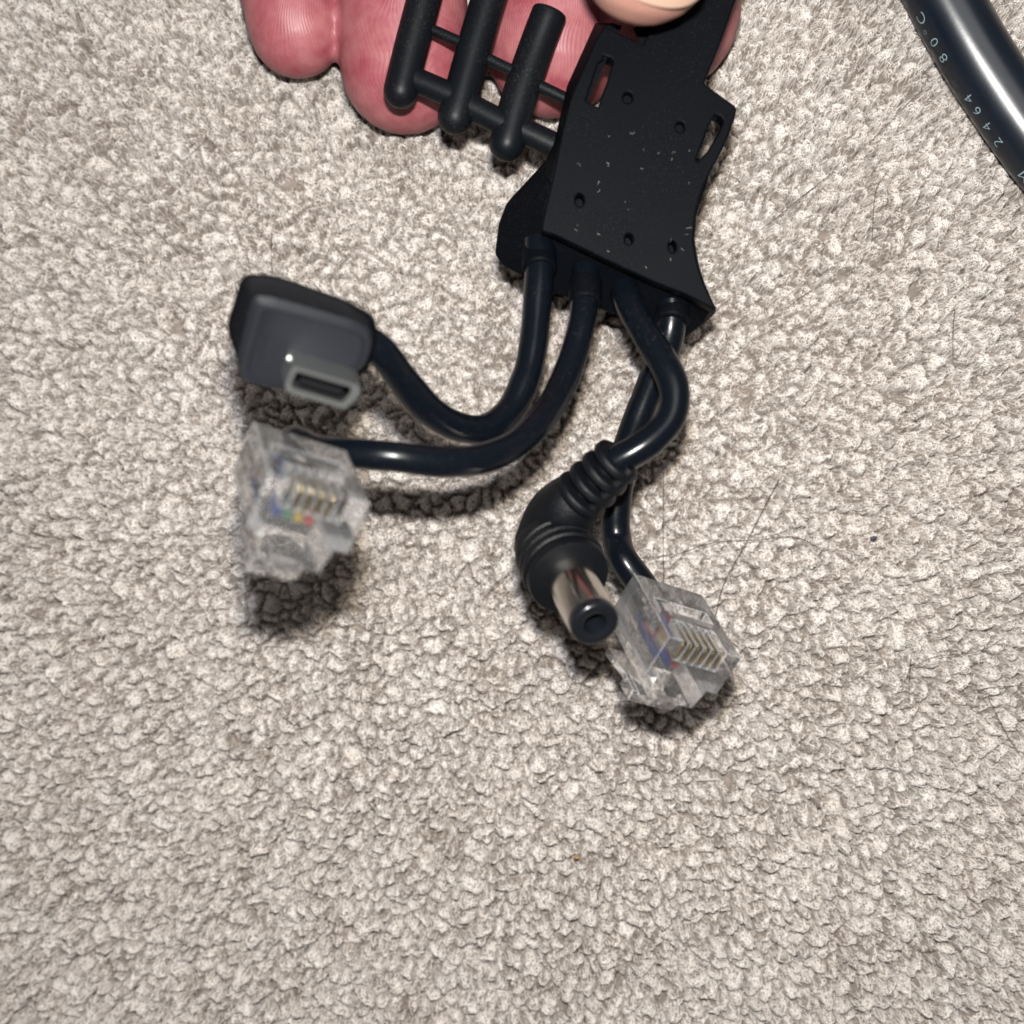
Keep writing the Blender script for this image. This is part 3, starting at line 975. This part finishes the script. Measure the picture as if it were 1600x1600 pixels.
# ------------------------------------------------------------ stray hairs, lint, crumbs
hairs = [
    ([(1462, 127), (1420, 160), (1358, 224)], 'fine straight hair on carpet just below the thick cord'),
    ([(1302, 269), (1250, 310), (1198, 353)], 'dark straight hair on carpet right of the rubber hub'),
    ([(1385, 270), (1368, 300), (1362, 380)], 'faint bent hair on carpet between straight hair and thick cord'),
    ([(1217, 749), (1161, 857), (1130, 915), (1116, 970)], 'long dark hair rising from the right clear plug'),
    ([(1000, 872), (1060, 865), (1094, 854), (1127, 846), (1180, 844), (1240, 839), (1277, 854)], 'long wavy hair crossing carpet above the right clear plug'),
    ([(1424, 1022), (1421, 1060), (1420, 1097)], 'short upright hair on carpet far right of the clear plug'),
    ([(1424, 1045), (1461, 1026), (1525, 1019), (1570, 996)], 'curved hair touching the short upright hair at right'),
    ([(1502, 1086), (1544, 1075), (1600, 1071)], 'arched hair running off the right edge of the carpet'),
    ([(1544, 1090), (1570, 1142), (1592, 1176)], 'slanting hair below the arched hair at right edge'),
    ([(1221, 1208), (1255, 1202), (1289, 1206)], 'short flat hair on carpet below right of the clear plug'),
    ([(1037, 738), (1036, 820), (1037, 910)], 'faint vertical hair above the right clear plug'),
    ([(1142, 1004), (1155, 1012), (1172, 1024)], 'short thick hair poking out beside the right clear plug'),
    ([(425, 360), (424, 392), (425, 428)], 'short vertical hair just above the usb plug'),
    ([(850, 1381), (875, 1395), (900, 1404), (925, 1417)], 'thin slanted hair near the bottom middle of the carpet'),
    ([(940, 1372), (934, 1400), (927, 1430)], 'pale upright hair crossing the bottom middle of the carpet'),
    ([(322, 205), (318, 222), (282, 255)], 'short hair on carpet left of the little finger'),
    ([(1271, 452), (1255, 462), (1234, 478)], 'tiny dark hair on carpet right of the hub foot'),
    ([(1492, 485), (1489, 515), (1489, 560)], 'faint upright hair on carpet at the right under the cord'),
]
for k, (pl, lab) in enumerate(hairs):
    p3 = [PC(x, y, 0.085 + 0.05 * math.sin(2.1 * i + k)) for i, (x, y) in enumerate(pl)]
    r = 0.0062 if k in (1, 3, 4, 11) else 0.0047
    o = tube('hair', catmull(p3, 6), r, M['hair'], None, 6)
    tag(o, lab, 'hair', 'stray hairs on the carpet')


def pebble(name, px, py, z, r, mat, label, cat):
    bm = bmesh.new(); bmesh.ops.create_icosphere(bm, subdivisions=2, radius=r)
    c = PC(px, py, z)
    for v_ in bm.verts:
        v_.co = c + Vector((v_.co.x * 1.3, v_.co.y * .8, v_.co.z * .7)) * (0.8 + 0.5 * random.random())
    me = bpy.data.meshes.new(name); bm.to_mesh(me); bm.free()
    return tag(link(name, me, mat, None, False), label, cat)


pebble('crumb', 901, 1340, 0.02, 0.035, M['crumb'], 'tiny brown crumb on the carpet near the bottom middle', 'crumb')
pebble('grit', 1365, 841, 0.02, 0.04, M['grit'], 'tiny dark speck on the carpet right of the wavy hair', 'speck')

# lint on the rubber plate
g_ = []
for k in range(34):
    px_, py_ = random.uniform(880, 1085), random.uniform(200, 440)
    if py_ > 360 + (px_ - 850) * .42 - 8 or px_ < 905 - (py_ - 200) * .2: continue
    a_ = random.uniform(0, 6.28); l_ = random.uniform(2, 7)
    p0 = P(px_, py_, ZT + .006)
    d1 = Vector((math.cos(a_), math.sin(a_), 0)) * l_ / 120; nrm = Vector((-d1.y, d1.x, 0)) * random.uniform(-.5, .5)
    g_.append(tube_geo([p0, p0 + d1 * .5 + nrm, p0 + d1], random.uniform(.0009, .0021), 5))
v_, f_ = join_geo(g_)
o = mesh('dust_lint', v_, f_, M['lint'], hub)
tag(o, None, None, None, 'stuff')

# the scene was laid out square to the lens; turn it as a whole so that the carpet lies level
N_ = Vector((-SLX, -SLY, 1)).normalized()
Rm = N_.rotation_difference(Vector((0, 0, 1))).to_matrix().to_4x4()
for o in list(sc.objects):
    if o.parent is None:
        Mw = Rm @ (Matrix.Translation(o.location) @ o.rotation_euler.to_matrix().to_4x4())
        o.location = Mw.to_translation()
        o.rotation_euler = Mw.to_3x3().to_euler()
